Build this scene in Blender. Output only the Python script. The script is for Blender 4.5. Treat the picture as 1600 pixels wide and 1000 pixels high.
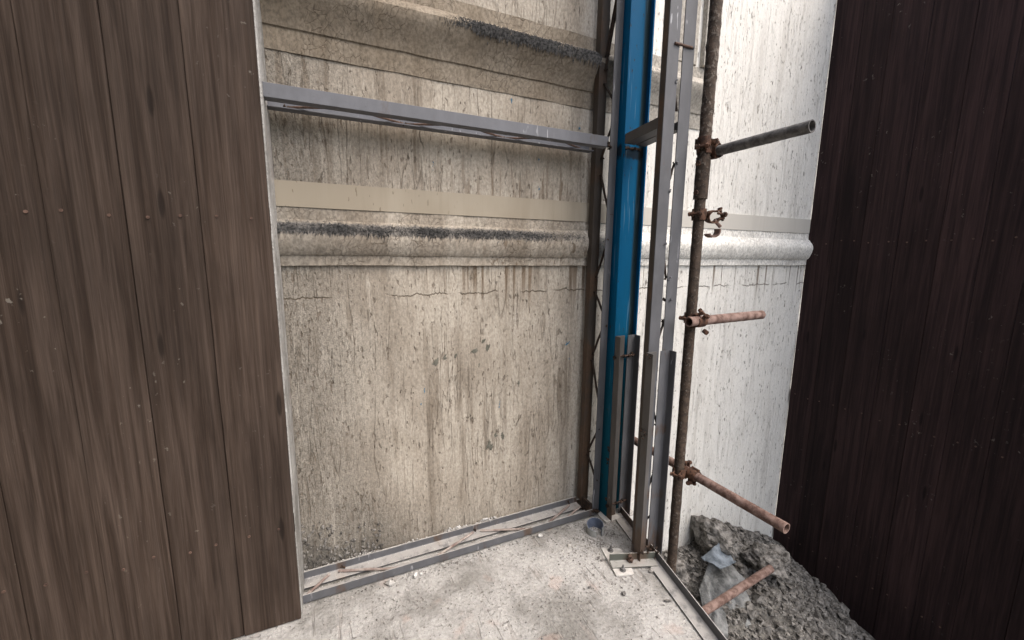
import bpy, bmesh, math, random
from mathutils import Vector, Matrix, noise as mn

random.seed(7)
S = bpy.context.scene
COL = S.collection
for o in list(bpy.data.objects):
    bpy.data.objects.remove(o, do_unlink=True)

# ------------------------------------------------------------------ camera
cam = bpy.data.cameras.new('camera'); camo = bpy.data.objects.new('camera', cam); COL.objects.link(camo)
camo.location = (0, 0, 1.5)
camo.rotation_mode = 'XYZ'
camo.matrix_world = (Matrix.Translation((0, 0, 1.5)) @ Matrix.Rotation(math.radians(-24.737), 4, 'Z')
                     @ Matrix.Rotation(math.radians(81.081), 4, 'X') @ Matrix.Rotation(math.radians(0.578), 4, 'Z'))
cam.sensor_width = 36; cam.lens = 36 * 640 / 1600
cam.clip_start = 0.02; cam.clip_end = 2000
S.camera = camo

# ------------------------------------------------------------------ light
W = bpy.data.worlds.new('World'); S.world = W; W.use_nodes = True
wn = W.node_tree; wn.nodes.clear()
sky = wn.nodes.new('ShaderNodeTexSky'); sky.sky_type = 'NISHITA'; sky.sun_disc = False
SUN_EL, SUN_AZ = 56.0, 148.0           # azimuth clockwise from +Y
sky.sun_elevation = math.radians(SUN_EL); sky.sun_rotation = math.radians(SUN_AZ)
sky.air_density = 1.0; sky.dust_density = 4.0; sky.ozone_density = 1.0
bgn = wn.nodes.new('ShaderNodeBackground'); bgn.inputs[1].default_value = 0.15
wo = wn.nodes.new('ShaderNodeOutputWorld')
wn.links.new(sky.outputs[0], bgn.inputs[0]); wn.links.new(bgn.outputs[0], wo.inputs[0])
sl = bpy.data.lights.new('sun', 'SUN'); sl.energy = 1.25; sl.angle = math.radians(75); sl.color = (1, 0.95, 0.88)
so = bpy.data.objects.new('sun', sl); COL.objects.link(so)
a, e = math.radians(SUN_AZ), math.radians(SUN_EL)
sd = Vector((math.sin(a) * math.cos(e), math.cos(a) * math.cos(e), math.sin(e)))
so.rotation_euler = sd.to_track_quat('Z', 'Y').to_euler(); so.location = (2, -3, 6)
S.view_settings.view_transform = 'Standard'; S.view_settings.look = 'None'
S.view_settings.gamma = 1; S.view_settings.use_curve_mapping = False
S.view_settings.exposure = 1.24
S.render.engine = 'CYCLES'

# ------------------------------------------------------------------ shader helpers
class N:
    def __init__(s, name):
        s.m = bpy.data.materials.new(name); s.m.use_nodes = True
        s.t = s.m.node_tree; s.b = s.t.nodes['Principled BSDF']
        s.P = s.t.nodes.new('ShaderNodeNewGeometry').outputs['Position']
        sp = s.t.nodes.new('ShaderNodeSeparateXYZ'); s.t.links.new(s.P, sp.inputs[0])
        s.X, s.Y, s.Z = sp.outputs
    def put(s, inp, v):
        if isinstance(v, bpy.types.NodeSocket): s.t.links.new(v, inp)
        elif isinstance(v, (tuple, list)) and len(v) == 3 and inp.type == 'RGBA': inp.default_value = (*v, 1)
        else: inp.default_value = v
    def ma(s, op, a, b=0.0, c=0.0, clamp=False):
        n = s.t.nodes.new('ShaderNodeMath'); n.operation = op; n.use_clamp = clamp
        s.put(n.inputs[0], a); s.put(n.inputs[1], b); s.put(n.inputs[2], c); return n.outputs[0]
    def add(s, a, b): return s.ma('ADD', a, b)
    def sub(s, a, b): return s.ma('SUBTRACT', a, b)
    def mul(s, a, b): return s.ma('MULTIPLY', a, b)
    def mx(s, a, b): return s.ma('MAXIMUM', a, b)
    def ss(s, v, lo, hi, o0=0.0, o1=1.0):
        n = s.t.nodes.new('ShaderNodeMapRange'); n.interpolation_type = 'SMOOTHSTEP'
        s.put(n.inputs[0], v)
        if lo > hi: lo, hi, o0, o1 = hi, lo, o1, o0
        n.inputs[1].default_value = lo; n.inputs[2].default_value = hi
        n.inputs[3].default_value = o0; n.inputs[4].default_value = o1; return n.outputs[0]
    def vec(s, scale=(1, 1, 1), rot=(0, 0, 0), loc=(0, 0, 0), src=None):
        n = s.t.nodes.new('ShaderNodeMapping'); s.put(n.inputs[0], src or s.P)
        n.inputs['Scale'].default_value = scale; n.inputs['Rotation'].default_value = rot
        n.inputs['Location'].default_value = loc; return n.outputs[0]
    def noise(s, v, scale=1, detail=3, rough=.5, dist=0.0):
        n = s.t.nodes.new('ShaderNodeTexNoise'); s.put(n.inputs['Vector'], v)
        n.inputs['Scale'].default_value = scale; n.inputs['Detail'].default_value = detail
        n.inputs['Roughness'].default_value = rough; n.inputs['Distortion'].default_value = dist
        return n.outputs[0]
    def vor(s, v, scale=1, feature='F1', rnd=1.0):
        n = s.t.nodes.new('ShaderNodeTexVoronoi'); n.feature = feature; s.put(n.inputs['Vector'], v)
        n.inputs['Scale'].default_value = scale; n.inputs['Randomness'].default_value = rnd
        return n.outputs['Distance']
    def mix(s, f, a, b):
        n = s.t.nodes.new('ShaderNodeMix'); n.data_type = 'RGBA'
        s.put(n.inputs[0], f); s.put(n.inputs[6], a); s.put(n.inputs[7], b); return n.outputs[2]
    def vadd(s, v, f, k):
        n = s.t.nodes.new('ShaderNodeVectorMath'); n.operation = 'ADD'; s.put(n.inputs[0], v)
        m = s.mul(s.sub(f, .5), k * 2); q = s.t.nodes.new('ShaderNodeCombineXYZ'); s.put(q.inputs[0], m); s.put(q.inputs[2], m)
        s.put(n.inputs[1], q.outputs[0]); return n.outputs[0]
    def scale(s, colr, f):
        n = s.t.nodes.new('ShaderNodeVectorMath'); n.operation = 'SCALE'
        s.put(n.inputs[0], colr); s.put(n.inputs['Scale'], f); return n.outputs[0]
    def fin(s, colr, rough=.8, h=None, dist=.003, strength=1.0, metal=0.0, spec=None):
        s.put(s.b.inputs['Base Color'], colr); s.put(s.b.inputs['Roughness'], rough)
        s.put(s.b.inputs['Metallic'], metal)
        if spec is not None: s.put(s.b.inputs['Specular IOR Level'], spec)
        if h is not None:
            n = s.t.nodes.new('ShaderNodeBump'); n.inputs['Strength'].default_value = strength
            n.inputs['Distance'].default_value = dist; s.put(n.inputs['Height'], h)
            s.t.links.new(n.outputs[0], s.b.inputs['Normal'])
        return s.m

def wall_mat(name, kind='wall'):
    s = N(name)
    # pale: stronger light on the open right side, painted into the plaster colour
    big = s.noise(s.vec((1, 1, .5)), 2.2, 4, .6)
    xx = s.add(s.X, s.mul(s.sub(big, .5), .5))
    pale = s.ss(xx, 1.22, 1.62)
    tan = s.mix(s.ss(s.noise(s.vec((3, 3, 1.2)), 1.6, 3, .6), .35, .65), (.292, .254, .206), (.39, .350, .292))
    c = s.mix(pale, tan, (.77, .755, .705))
    # left and foot are soiled; light falloff to the left is darkened in too
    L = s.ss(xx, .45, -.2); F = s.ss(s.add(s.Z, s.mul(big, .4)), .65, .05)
    soil_falloff = s.ma('MINIMUM', s.add(L, s.mul(F, s.ss(xx, 1.1, .1, 0, 1))), 1.0)
    soil_falloff = s.mul(soil_falloff, s.sub(1.0, s.mul(pale, .8)))
    c = s.mix(s.mul(soil_falloff, .58), c, (.150, .140, .122))
    # vertical rain streaks, two widths
    warp = s.noise(s.P, 3.0, 2)
    v1 = s.noise(s.vec((13, 1, .9)), 1, 4, .6, .3)
    v2 = s.noise(s.vec((55, 1, 2.6), loc=(3, 0, 1)), 1, 4, .6, .5)
    zone = s.noise(s.vec((1.3, 1, 1.0), loc=(5, 2, 1)), 1.6, 2)
    zz = s.mul(s.ss(zone, .36, .6), s.sub(1.0, s.mul(pale, .72)))
    k = 1.0 if kind == 'wall' else .55
    st = s.mul(s.ss(v1, .48, .66), zz)
    c = s.mix(s.mul(st, .72 * k), c, (.135, .108, .08))
    st2 = s.mul(s.ss(v2, .56, .72), s.sub(1.0, s.mul(pale, .6)))
    c = s.mix(s.mul(s.mul(st2, s.ss(zone, .3, .7, .3, 1)), .50 * k), c, (.14, .115, .088))
    # pale runs of lime
    c = s.mix(s.mul(s.ss(s.noise(s.vec((22, 1, 1.2), loc=(9, 0, 4)), 1, 3, .6), .6, .75), .4 * k), c, (.50, .46, .40))
    h = s.mul(s.noise(s.vec((1, 1, .45)), 150, 3, .6), .5)
    if kind == 'wall':
        h = s.add(h, s.mul(v2, .9)); h = s.add(h, s.mul(s.noise(s.vec((1, 1, .35)), 40, 3, .6), .9))
        # thrown-plaster pits: short slanted marks, in two sizes, denser on the soiled side
        vv = s.vec((1, 1, .30), rot=(0, math.radians(9), 0))
        pit = s.noise(vv, 88, 2, .55)
        pitm = s.mul(s.ss(s.add(pit, s.mul(soil_falloff, .04)), .645, .70), s.ss(s.noise(s.P, 6, 2), .3, .55, .35, 1))
        pit2 = s.mul(s.ss(s.noise(s.vec((1, 1, .38), rot=(0, math.radians(-12), 0), loc=(2, 2, 2)), 44, 2, .5), .70, .735), .9)
        gr = s.mul(s.ss(s.noise(s.vec((1, 1, .8)), 210, 2, .7), .5, .62), s.add(.1, s.mul(soil_falloff, .75)))
        g2 = s.noise(s.vec((1, 1, .6), rot=(0, math.radians(14), 0), loc=(6, 0, 6)), 95, 3, .75)
        c = s.scale(c, s.ma('ADD', s.mul(s.ss(g2, .30, .70, -.19, .17), s.sub(1.15, s.mul(pale, .75))), 1.0))
        # wandering vertical drag lines of the trowelled plaster
        for (fx, fz, lo, kk, q) in ((11, .8, (1, 0, 2), .62, .008), (21, 1.9, (5, 0, 3), .36, .010)):
            w = s.noise(s.vec((fx, 1, fz), loc=lo, src=s.vadd(s.P, s.noise(s.P, 16, 3), .006)), 1, 2, .5)
            ln = s.mul(s.ss(s.ma('ABSOLUTE', s.sub(w, .5)), q, q * .35), s.ss(s.noise(s.vec((4, 1, 2), loc=lo), 1.6, 3), .50, .60))
            c = s.mix(s.mul(ln, s.sub(kk * .75, s.mul(pale, kk * .6))), c, (.11, .085, .06)); h = s.sub(h, s.mul(ln, 1.2))
            rg = s.mul(s.ss(s.ma('ABSOLUTE', s.sub(w, .535)), q * 1.2, q * .4), .16)
            c = s.mix(rg, c, (.55, .51, .44)); h = s.add(h, s.mul(rg, 1.5))
        g3 = s.noise(s.vec((1, 1, .16), loc=(1, 5, 0)), 60, 3, .65)
        c = s.mix(s.mul(s.ss(g3, .57, .70), s.sub(.34, s.mul(pale, .22))), c, (.15, .12, .09))
        c = s.mix(s.mul(gr, .75), c, (.10, .092, .08))
        c = s.mix(s.mul(pitm, .62), c, (.13, .10, .075))
        c = s.mix(s.mul(pit2, .72), c, (.10, .08, .06))
        h = s.sub(h, s.mul(pitm, 1.3)); h = s.sub(h, s.mul(pit2, 2.0)); h = s.sub(h, s.mul(gr, .6))
        # drips hanging below both mouldings
        dn = s.noise(s.vec((34, 1, .25), loc=(1, 0, 0)), 1, 2, .5, .2)
        d1 = s.mul(s.ss(dn, .57, .62), s.mul(s.ss(s.add(s.Z, s.mul(dn, .5)), 1.50, 1.74), s.ss(s.Z, 1.47, 1.44)))
        d1 = s.mul(d1, s.ss(s.X, .35, .75))
        c = s.mix(s.mul(d1, .8), c, (.14, .10, .065))
        st3 = s.mul(s.ss(s.noise(s.vec((30, 1, 2.2), rot=(0, math.radians(4), 0)), 1, 3, .6, .4), .53, .64), s.mul(s.ss(s.Z, 1.76, 1.80), s.ss(s.Z, 2.16, 1.9)))
        c = s.mix(s.mul(s.mul(st3, s.ss(s.X, .25, .9)), s.sub(.7, s.mul(pale, .6))), c, (.15, .11, .075))
        # one long hairline crack
        cz = s.add(1.31, s.add(s.mul(s.sub(s.noise(s.vec((1, 0, 0)), 7, 6, .72), .5), .10), 0.0))
        cr = s.mul(s.ss(s.ma('ABSOLUTE', s.sub(s.Z, cz)), .0040, .0012), s.ss(s.noise(s.P, 6, 3), .43, .50))
        c = s.mix(s.mul(cr, .75), c, (.11, .085, .06)); h = s.sub(h, s.mul(cr, 2.5))
        # black crust at the foot of the left corner
        ft = s.mul(s.ss(s.add(s.Z, s.add(s.mul(s.X, .35), s.mul(s.noise(s.P, 12, 4, .7), .30))), .36, .12), 1.0)
        c = s.mix(s.mul(ft, .75), c, (.07, .066, .06)); h = s.add(h, s.mul(ft, s.mul(s.noise(s.P, 60, 4, .7), 3)))
    if kind == 'mould':
        # craquelure and grime
        wv = s.vec((1, 1, .8))
        cr = s.vor(s.vec((1.35, 1, .8), src=s.vadd(s.P, s.noise(s.P, 14, 3), .05)), 27, 'DISTANCE_TO_EDGE')
        crm = s.mul(s.ss(s.add(cr, s.mul(s.noise(s.P, 50, 2), .06)), .060, .038), s.ss(s.noise(s.P, 4, 2), .38, .55))
        gm = s.mul(s.ss(s.noise(s.vec((9, 1, 4)), 1, 4, .6), .4, .65), s.sub(1.0, s.mul(pale, .75)))
        up = s.mul(s.ss(s.Z, 2.2, 2.3), s.sub(1, s.mul(s.ss(xx, 2.1, 2.4), .6)))
        c = s.mix(s.mul(gm, .4), c, (.15, .12, .088)); c = s.mix(s.mul(up, .62), c, (.16, .128, .09))
        c = s.scale(c, s.ss(s.noise(s.vec((1, 1, .7)), 80, 3, .7), .3, .7, .72, 1.25))
        c = s.mix(s.mul(crm, s.sub(.42, s.mul(pale, .32))), c, (.12, .09, .065)); h = s.sub(s.mul(h, .8), s.mul(crm, .9))
        blot = s.mul(s.ss(s.noise(s.vec((16, 1, 9), rot=(0, math.radians(25), 0)), 1, 3, .6, .8), .58, .66), s.mul(s.ss(s.Z, 1.64, 1.55), s.ss(s.X, .45, .9)))
        c = s.mix(s.mul(blot, s.sub(.75, s.mul(pale, .65))), c, (.12, .085, .055))
        dz = s.add(s.Z, s.mul(s.sub(s.noise(s.vec((60, 1, 6), rot=(0, .4, 0)), 1, 4, .7), .5), .035))
        du = s.mul(s.mul(s.ss(dz, 1.572, 1.592), s.ss(dz, 1.634, 1.622)), s.ss(s.X, 1.36, .9, 0, 1))
        c = s.mix(s.mul(du, .72), c, s.mix(s.noise(s.P, 120, 3), (.035, .035, .036), (.19, .185, .18)))
        h = s.add(h, s.mul(s.noise(s.P, 25, 3), .8))
    if kind == 'band':
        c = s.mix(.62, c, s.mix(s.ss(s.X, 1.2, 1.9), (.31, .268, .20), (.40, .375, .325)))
        sp = s.mul(s.ss(s.noise(s.vec((1, 1, .3)), 70, 2), .66, .70), s.ss(s.X, .8, .2))
        c = s.mix(s.mul(sp, .7), c, (.15, .12, .08)); h = s.mul(h, .25)
    return s.fin(c, .92, h, .0026, 1.0, spec=.2)

M = {}
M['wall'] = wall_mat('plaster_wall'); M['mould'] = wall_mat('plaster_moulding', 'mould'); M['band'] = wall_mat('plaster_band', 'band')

def steel(name, base, rust=.25, white=.25, dusty=0.0):
    s = N(name)
    n1 = s.noise(s.vec((1, 1, .5)), 14, 4, .6)
    c = s.mix(s.ss(n1, .35, .7), base, tuple(v * 1.28 for v in base))
    r = s.noise(s.vec((1, 1, .35), loc=(4, 4, 4)), 7, 5, .65)
    low = s.mul(s.mul(s.ss(s.Z, .30, .02), s.ss(s.X, 1.22, 1.32)), s.ss(s.Y, 1.33, 1.40))
    if name.startswith('brown'):      # burn marks round the welded nodes
        for zn in (2.39, 1.93, 1.34, .93, .345):
            low = s.mx(low, s.ss(s.ma('ABSOLUTE', s.sub(s.Z, zn)), .11, .01, 0, .9))
    if name.startswith('grey'):       # burn marks where lacing rods are welded to the bottom beam and the columns
        for xn in (.0, .47, .68, .93):
            low = s.mx(low, s.mul(s.ss(s.ma('ABSOLUTE', s.sub(s.X, xn)), .045, .005), s.mul(s.ss(s.Z, .06, .05), s.ss(s.Y, 1.72, 1.75))))
        for zn in (.66, .33, 1.03):
            low = s.mx(low, s.mul(s.ss(s.ma('ABSOLUTE', s.sub(s.Z, zn)), .06, .01, 0, .8), s.ss(s.Y, 1.5, 1.45)))
    rm = s.ss(s.add(r, s.mul(low, .20)), .66 - rust * .3, .80 - rust * .3)
    c = s.mix(s.mul(rm, .75), c, s.mix(s.noise(s.P, 60, 3), (.045, .028, .018), (.12, .07, .04)))
    sc = s.mul(s.ss(s.noise(s.vec((60, 60, 9)), 1, 2, .5, .5), .66, .70), s.ss(s.noise(s.P, 4, 2), .5, .62))
    c = s.mix(s.mul(sc, white * .8), c, (.42, .42, .44))
    spk = s.ss(s.noise(s.P, 240, 2, .6), .68, .72)
    c = s.mix(s.mul(spk, .45), c, (.06, .05, .045))
    if dusty:
        g = s.t.nodes.new('ShaderNodeNewGeometry'); sp = s.t.nodes.new('ShaderNodeSeparateXYZ')
        s.t.links.new(g.outputs['Normal'], sp.inputs[0])
        d = s.mul(s.ss(sp.outputs[2], .6, .95), s.ss(s.noise(s.P, 20, 4, .7), .3, .52, .35, 1))
        d = s.mul(d, s.ss(s.Z, .3, .1))
        c = s.mix(s.mul(d, dusty), c, (.50, .48, .45))
    return s.fin(c, s.add(.48, s.mul(n1, .25)), s.add(s.mul(n1, .6), s.add(s.mul(rm, .5), s.mul(spk, -.4))), .0012, .8, 0.0, .4)
M['steel'] = steel('grey_primed_steel', (.078, .079, .085), .18, .8, .6)
M['steel_top'] = steel('scuffed_primed_steel', (.100, .103, .114), .14, 1.0)
M['steel_dark'] = steel('browned_steel', (.046, .037, .030), .50, .1)
M['steel_mid'] = steel('stained_primed_steel', (.082, .077, .073), .30, .4, .6)
M['steel_foot'] = steel('dusty_olive_steel', (.075, .08, .068), .15, .2, .55)

def rusty(name, a, b, mort=0.0, sc=40):
    s = N(name); n = s.noise(s.P, sc, 5, .65)
    c = s.mix(s.ss(n, .35, .65), a, b); h = n
    if mort:
        m = s.noise(s.P, 55, 4, .7)
        z = s.add(mort - .5, s.ss(s.Z, 1.6, 2.2, 0, .16)); mm = s.ss(s.add(m, s.mul(z, .35)), .52, .60)
        c = s.mix(s.mul(mm, .6), c, (.21, .18, .15)); h = s.add(n, s.mul(mm, 1.6))
    return s.fin(c, .8, h, .003, .9, 0, .3)
M['pole'] = rusty('mortar_crusted_pipe', (.038, .028, .021), (.085, .060, .044), .37)
M['pipe'] = rusty('old_pinkish_pipe', (.095, .055, .043), (.24, .165, .14), .15, 26)
M['pipe_grey'] = rusty('galvanised_pipe', (.075, .072, .07), (.17, .165, .16))
M['clamp'] = rusty('rusty_clamp', (.028, .015, .010), (.115, .058, .036))
M['rod'] = rusty('rusty_rod', (.05, .03, .022), (.13, .08, .06))
M['dark_rod'] = rusty('blackened_rod', (.022, .017, .014), (.06, .04, .03))
M['dust_rod'] = rusty('dusty_rod', (.16, .11, .095), (.34, .30, .27), 0, 18)
M['weld'] = rusty('burnt_weld', (.012, .010, .009), (.06, .035, .022))

def blue():
    s = N('blue_column_paint')
    n = s.noise(s.vec((1, 1, .3)), 9, 4, .6)
    c = s.mix(n, (.0008, .075, .175), (.001, .112, .25))
    c = s.mix(s.ss(s.add(s.Z, s.mul(n, .5)), 1.7, .8, 0, .85), c, (.006, .070, .098))  # lower part darkened in the paint; the top gets more sky light
    # grease and rust run down the inner corner on the right of the web
    w = s.add(s.X, s.mul(s.sub(s.noise(s.vec((1, 1, .2)), 9, 4, .6), .5), .028))
    st = s.mul(s.ss(w, 1.528, 1.546), s.ss(s.Y, 1.758, 1.772))
    c = s.mix(s.mul(st, .8), c, (.035, .045, .03))
    so_ = s.mul(s.ss(s.ma('ABSOLUTE', s.sub(s.Z, s.add(2.035, s.mul(s.sub(s.noise(s.P, 30, 3), .5), .06)))), .042, .018), s.ss(s.Y, 1.755, 1.77))
    c = s.mix(s.mul(so_, .85), c, (.012, .012, .010))
    ch = s.ss(s.noise(s.vec((1, 1, .5), loc=(3, 1, 2)), 45, 4, .7), .62, .68)
    c = s.mix(s.mul(ch, .75), c, (.035, .028, .018))
    c = s.mix(s.mul(s.ss(s.noise(s.vec((70, 70, 3)), 1, 2), .66, .72), .2), c, (.25, .40, .5))
    return s.fin(c, .55, s.add(n, s.mul(ch, -.6)), .0015, .6, 0, .10)
M['blue'] = blue()

def flat(name, a, b, sc=20, rough=.9, dist=.004, spec=.2):
    s = N(name); n = s.noise(s.P, sc, 5, .65)
    return s.fin(s.mix(s.ss(n, .3, .7), a, b), rough, n, dist, 1, 0, spec)

def slabm():
    s = N('dusty_concrete')
    n = s.noise(s.P, 3, 5, .62); f = s.noise(s.P, 130, 4, .7)
    c = s.mix(s.ss(n, .34, .62), (.22, .212, .195), (.42, .41, .39))
    c = s.scale(c, s.ss(s.noise(s.P, 75, 3, .75), .3, .7, .86, 1.10))
    sp = s.ss(s.noise(s.vec((1, 1, 1)), 70, 3, .62), .61, .65)
    sp = s.mul(sp, s.ss(s.noise(s.P, 7, 3), .36, .6, .15, 1))
    c = s.mix(s.mul(sp, .7), c, (.13, .115, .10))
    tr = s.ss(s.noise(s.vec((28, 2.4, 1), rot=(0, 0, math.radians(-62))), 1, 4, .6, .4), .55, .62)
    tr = s.mul(tr, s.ss(s.noise(s.P, 4, 2, .5), .48, .6))
    c = s.mix(s.mul(tr, .45), c, (.30, .27, .245))
    rd = s.ss(s.noise(s.vec(loc=(7, 3, 0)), 6, 3), .62, .72)
    c = s.mix(s.mul(rd, .3), c, (.42, .30, .25))
    h = s.add(s.mul(f, .8), s.add(s.mul(n, 2.0), s.sub(s.mul(s.noise(s.P, 35, 4, .65), 1.6), s.add(s.mul(sp, .9), s.mul(tr, .8)))))
    return s.fin(c, .93, h, .006, 1, 0, .15)
M['slab'] = slabm()
M['dust'] = flat('grey_dust', (.045, .045, .046), (.27, .265, .255), 90)
M['mortar'] = flat('white_mortar', (.34, .33, .31), (.62, .61, .59), 40)
M['gravel'] = flat('gravel', (.12, .11, .10), (.42, .40, .37), 14)
M['rubble'] = flat('rubble', (.035, .032, .028), (.27, .255, .235), 26, dist=.008)
M['dirt'] = flat('pit_dirt', (.025, .022, .02), (.21, .20, .18), 19, dist=.02)
M['splat'] = flat('grey_green_mortar', (.09, .088, .07), (.15, .145, .12), 60)
M['bluedab'] = flat('blue_dab', (.02, .09, .16), (.07, .18, .27), 60)
M['rag'] = flat('grey_cloth', (.06, .062, .062), (.27, .275, .27), 12, dist=.02)
M['scrap'] = flat('blue_grey_sheet', (.08, .095, .11), (.24, .275, .31), 16, .6)
M['pvc_in'] = flat('blue_grey_plastic', (.085, .105, .15), (.13, .155, .21), 30, .5, .001, .4)
M['pvc_out'] = flat('grey_plastic', (.22, .23, .22), (.34, .34, .32), 30, .6, .001)
M['plate'] = flat('dusty_plate', (.40, .38, .35), (.60, .58, .55), 30, .8)
M['darkstone'] = flat('dark_pebble', (.05, .048, .045), (.16, .15, .14), 40)

def brown(name, a, b):
    s = N(name)
    oi = s.t.nodes.new('ShaderNodeObjectInfo'); rnd = oi.outputs['Random']
    off = s.t.nodes.new('ShaderNodeCombineXYZ'); s.put(off.inputs[2], s.mul(rnd, 37.0)); s.put(off.inputs[0], s.mul(rnd, 11.0))
    av = s.t.nodes.new('ShaderNodeVectorMath'); av.operation = 'ADD'; s.put(av.inputs[0], s.P); s.put(av.inputs[1], off.outputs[0]); Q = av.outputs[0]
    g = s.noise(s.vec((38, 38, 1.3), src=Q), 1, 5, .65, .6); g2 = s.noise(s.vec((140, 140, 4), src=Q), 1, 3, .6)
    n = s.noise(s.vec((1, 1, .6)), 1.6, 5, .6)
    c = s.mix(s.ss(g, .32, .68), a, b)
    c = s.scale(c, s.ss(rnd, 0, 1, .72, 1.22)); c = s.scale(c, s.ss(n, .3, .7, .75, 1.25)); c = s.scale(c, s.ss(g2, .3, .7, .8, 1.15))
    k = s.vor(s.vec((9, 9, 1.6), src=Q), 1); kn = s.ss(k, .10, .05)
    c = s.mix(s.mul(kn, .7), c, tuple(x * .3 for x in a))
    sp = s.ss(s.noise(s.vec((1, 1, .8), loc=(1, 1, 1)), 42, 3, .6), .66, .71)
    sp = s.mul(sp, s.ss(s.noise(s.P, 3, 3), .5, .65))
    c = s.mix(s.mul(sp, .5), c, (.22, .20, .17))
    h = s.add(g, s.add(s.mul(g2, .5), s.mul(kn, -.5)))
    return s.fin(c, .82, h, .003, .8, 0, .2)
M['brown'] = brown('brown_boards', (.026, .017, .012), (.056, .040, .031))
M['maroon'] = brown('dark_brown_boards', (.016, .009, .009), (.036, .020, .019))

# ------------------------------------------------------------------ mesh helpers
def obj(name, bm, mat, parent=None, bevel=0, smooth=False):
    me = bpy.data.meshes.new(name); bmesh.ops.recalc_face_normals(bm, faces=bm.faces[:]) if smooth != 'keep' else None
    bm.to_mesh(me); bm.free(); me.materials.append(M[mat] if isinstance(mat, str) else mat)
    if smooth: me.polygons.foreach_set('use_smooth', [True] * len(me.polygons)); me.set_sharp_from_angle(angle=math.radians(32))
    o = bpy.data.objects.new(name, me); COL.objects.link(o)
    if parent: o.parent = parent; o.matrix_parent_inverse = parent.matrix_basis.inverted()
    if bevel:
        b = o.modifiers.new('bevel', 'BEVEL'); b.width = bevel; b.segments = 2; b.limit_method = 'ANGLE'
    return o
def thing(name, label, cat, loc=(0, 0, 0), group=None):
    o = bpy.data.objects.new(name, None); o.empty_display_size = .05; COL.objects.link(o); o.location = loc
    return tag(o, label, cat, group)
def tag(o, label, cat, group=None):
    o['label'] = label; o['category'] = cat
    if group: o['group'] = group
    return o
def struct(o): o['kind'] = 'structure'; return o
def stuff(o): o['kind'] = 'stuff'; return o

def box(bm, x0, x1, y0, y1, z0, z1):
    v = [bm.verts.new(p) for p in ((x0,y0,z0),(x1,y0,z0),(x1,y1,z0),(x0,y1,z0),(x0,y0,z1),(x1,y0,z1),(x1,y1,z1),(x0,y1,z1))]
    for f in ((0,3,2,1),(4,5,6,7),(0,1,5,4),(1,2,6,5),(2,3,7,6),(3,0,4,7)): bm.faces.new([v[i] for i in f])
def prism(bm, pts, p0, p1, U, V):
    """polygon pts in (U,V) swept from p0 to p1"""
    p0, p1, U, V = map(Vector, (p0, p1, U, V))
    a = [bm.verts.new(p0 + U * u + V * v) for u, v in pts]; b = [bm.verts.new(p1 + U * u + V * v) for u, v in pts]
    n = len(pts)
    for i in range(n): bm.faces.new((a[i], a[(i + 1) % n], b[(i + 1) % n], b[i]))
    bm.faces.new(a[::-1]); bm.faces.new(b)
def angle_iron(p0, p1, U, wu, V, wv, t=.005):
    """L section, heel on p0-p1, legs along U and V"""
    bm = bmesh.new(); r = .004
    prism(bm, [(0, 0), (wu, 0), (wu, t), (t + r, t), (t + r * .3, t + r * .3), (t, t + r), (t, wv), (0, wv)], p0, p1, U, V)
    return bm
def tube(bm, pts, r, seg=10, caps=True, jit=0.0):
    pts = [Vector(p) for p in pts]; rings = []
    for i, p in enumerate(pts):
        d = (pts[min(i + 1, len(pts) - 1)] - pts[max(i - 1, 0)]).normalized()
        u = d.orthogonal().normalized() if not rings else (rings[-1][1] - d * rings[-1][1].dot(d)).normalized()
        w = d.cross(u); rr = r[i] if isinstance(r, (list, tuple)) else r
        rings.append(([bm.verts.new(p + (u * math.cos(t) + w * math.sin(t)) * rr * (1 + random.uniform(-jit, jit))) for t in [2 * math.pi * k / seg for k in range(seg)]], u))
    for (a, _), (b, _) in zip(rings, rings[1:]):
        for k in range(seg): bm.faces.new((a[k], a[(k + 1) % seg], b[(k + 1) % seg], b[k]))
    if caps: bm.faces.new(rings[0][0][::-1]); bm.faces.new(rings[-1][0])
def lin(p, q, n): p, q = Vector(p), Vector(q); return [p.lerp(q, i / n) for i in range(n + 1)]
def pipe(bm, p, q, r, wall=.0035, seg=20, n=20, rough=0.0):
    """open-ended hollow pipe, slightly lumpy outside"""
    p, q = Vector(p), Vector(q); d = (q - p).normalized(); u = d.orthogonal().normalized(); w = d.cross(u)
    def ring(c, rr, l):
        out = []
        for k in range(seg):
            t = 2 * math.pi * k / seg; dv = u * math.cos(t) + w * math.sin(t)
            e = rough * max(0, mn.noise((c + dv * .03) * 38) + .1) if l else 0
            out.append(bm.verts.new(c + dv * (rr + e)))
        return out
    R = [ring(c, r, 1) for c in lin(p, q, n)] + [ring(q, r - wall, 0), ring(p, r - wall, 0)]
    R.append(R[0])
    for a, b in zip(R, R[1:]):
        for k in range(seg): bm.faces.new((a[k], a[(k + 1) % seg], b[(k + 1) % seg], b[k]))
def lump(bm, c, r, sub=1, squash=(1, 1, 1), amp=.3, rot=None):
    m = bmesh.ops.create_icosphere(bm, subdivisions=sub, radius=1)['verts']
    off = Vector((random.uniform(-99, 99),) * 3); R = (rot or Matrix.Rotation(random.uniform(0, 6.28), 3, 'Z'))
    for v in m:
        k = 1 + amp * mn.noise(v.co * 1.7 + off) * 2 + random.uniform(-.06, .06)
        q = Vector((v.co.x * squash[0], v.co.y * squash[1], v.co.z * squash[2])) * k * r
        v.co = Vector(c) + R @ q
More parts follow.
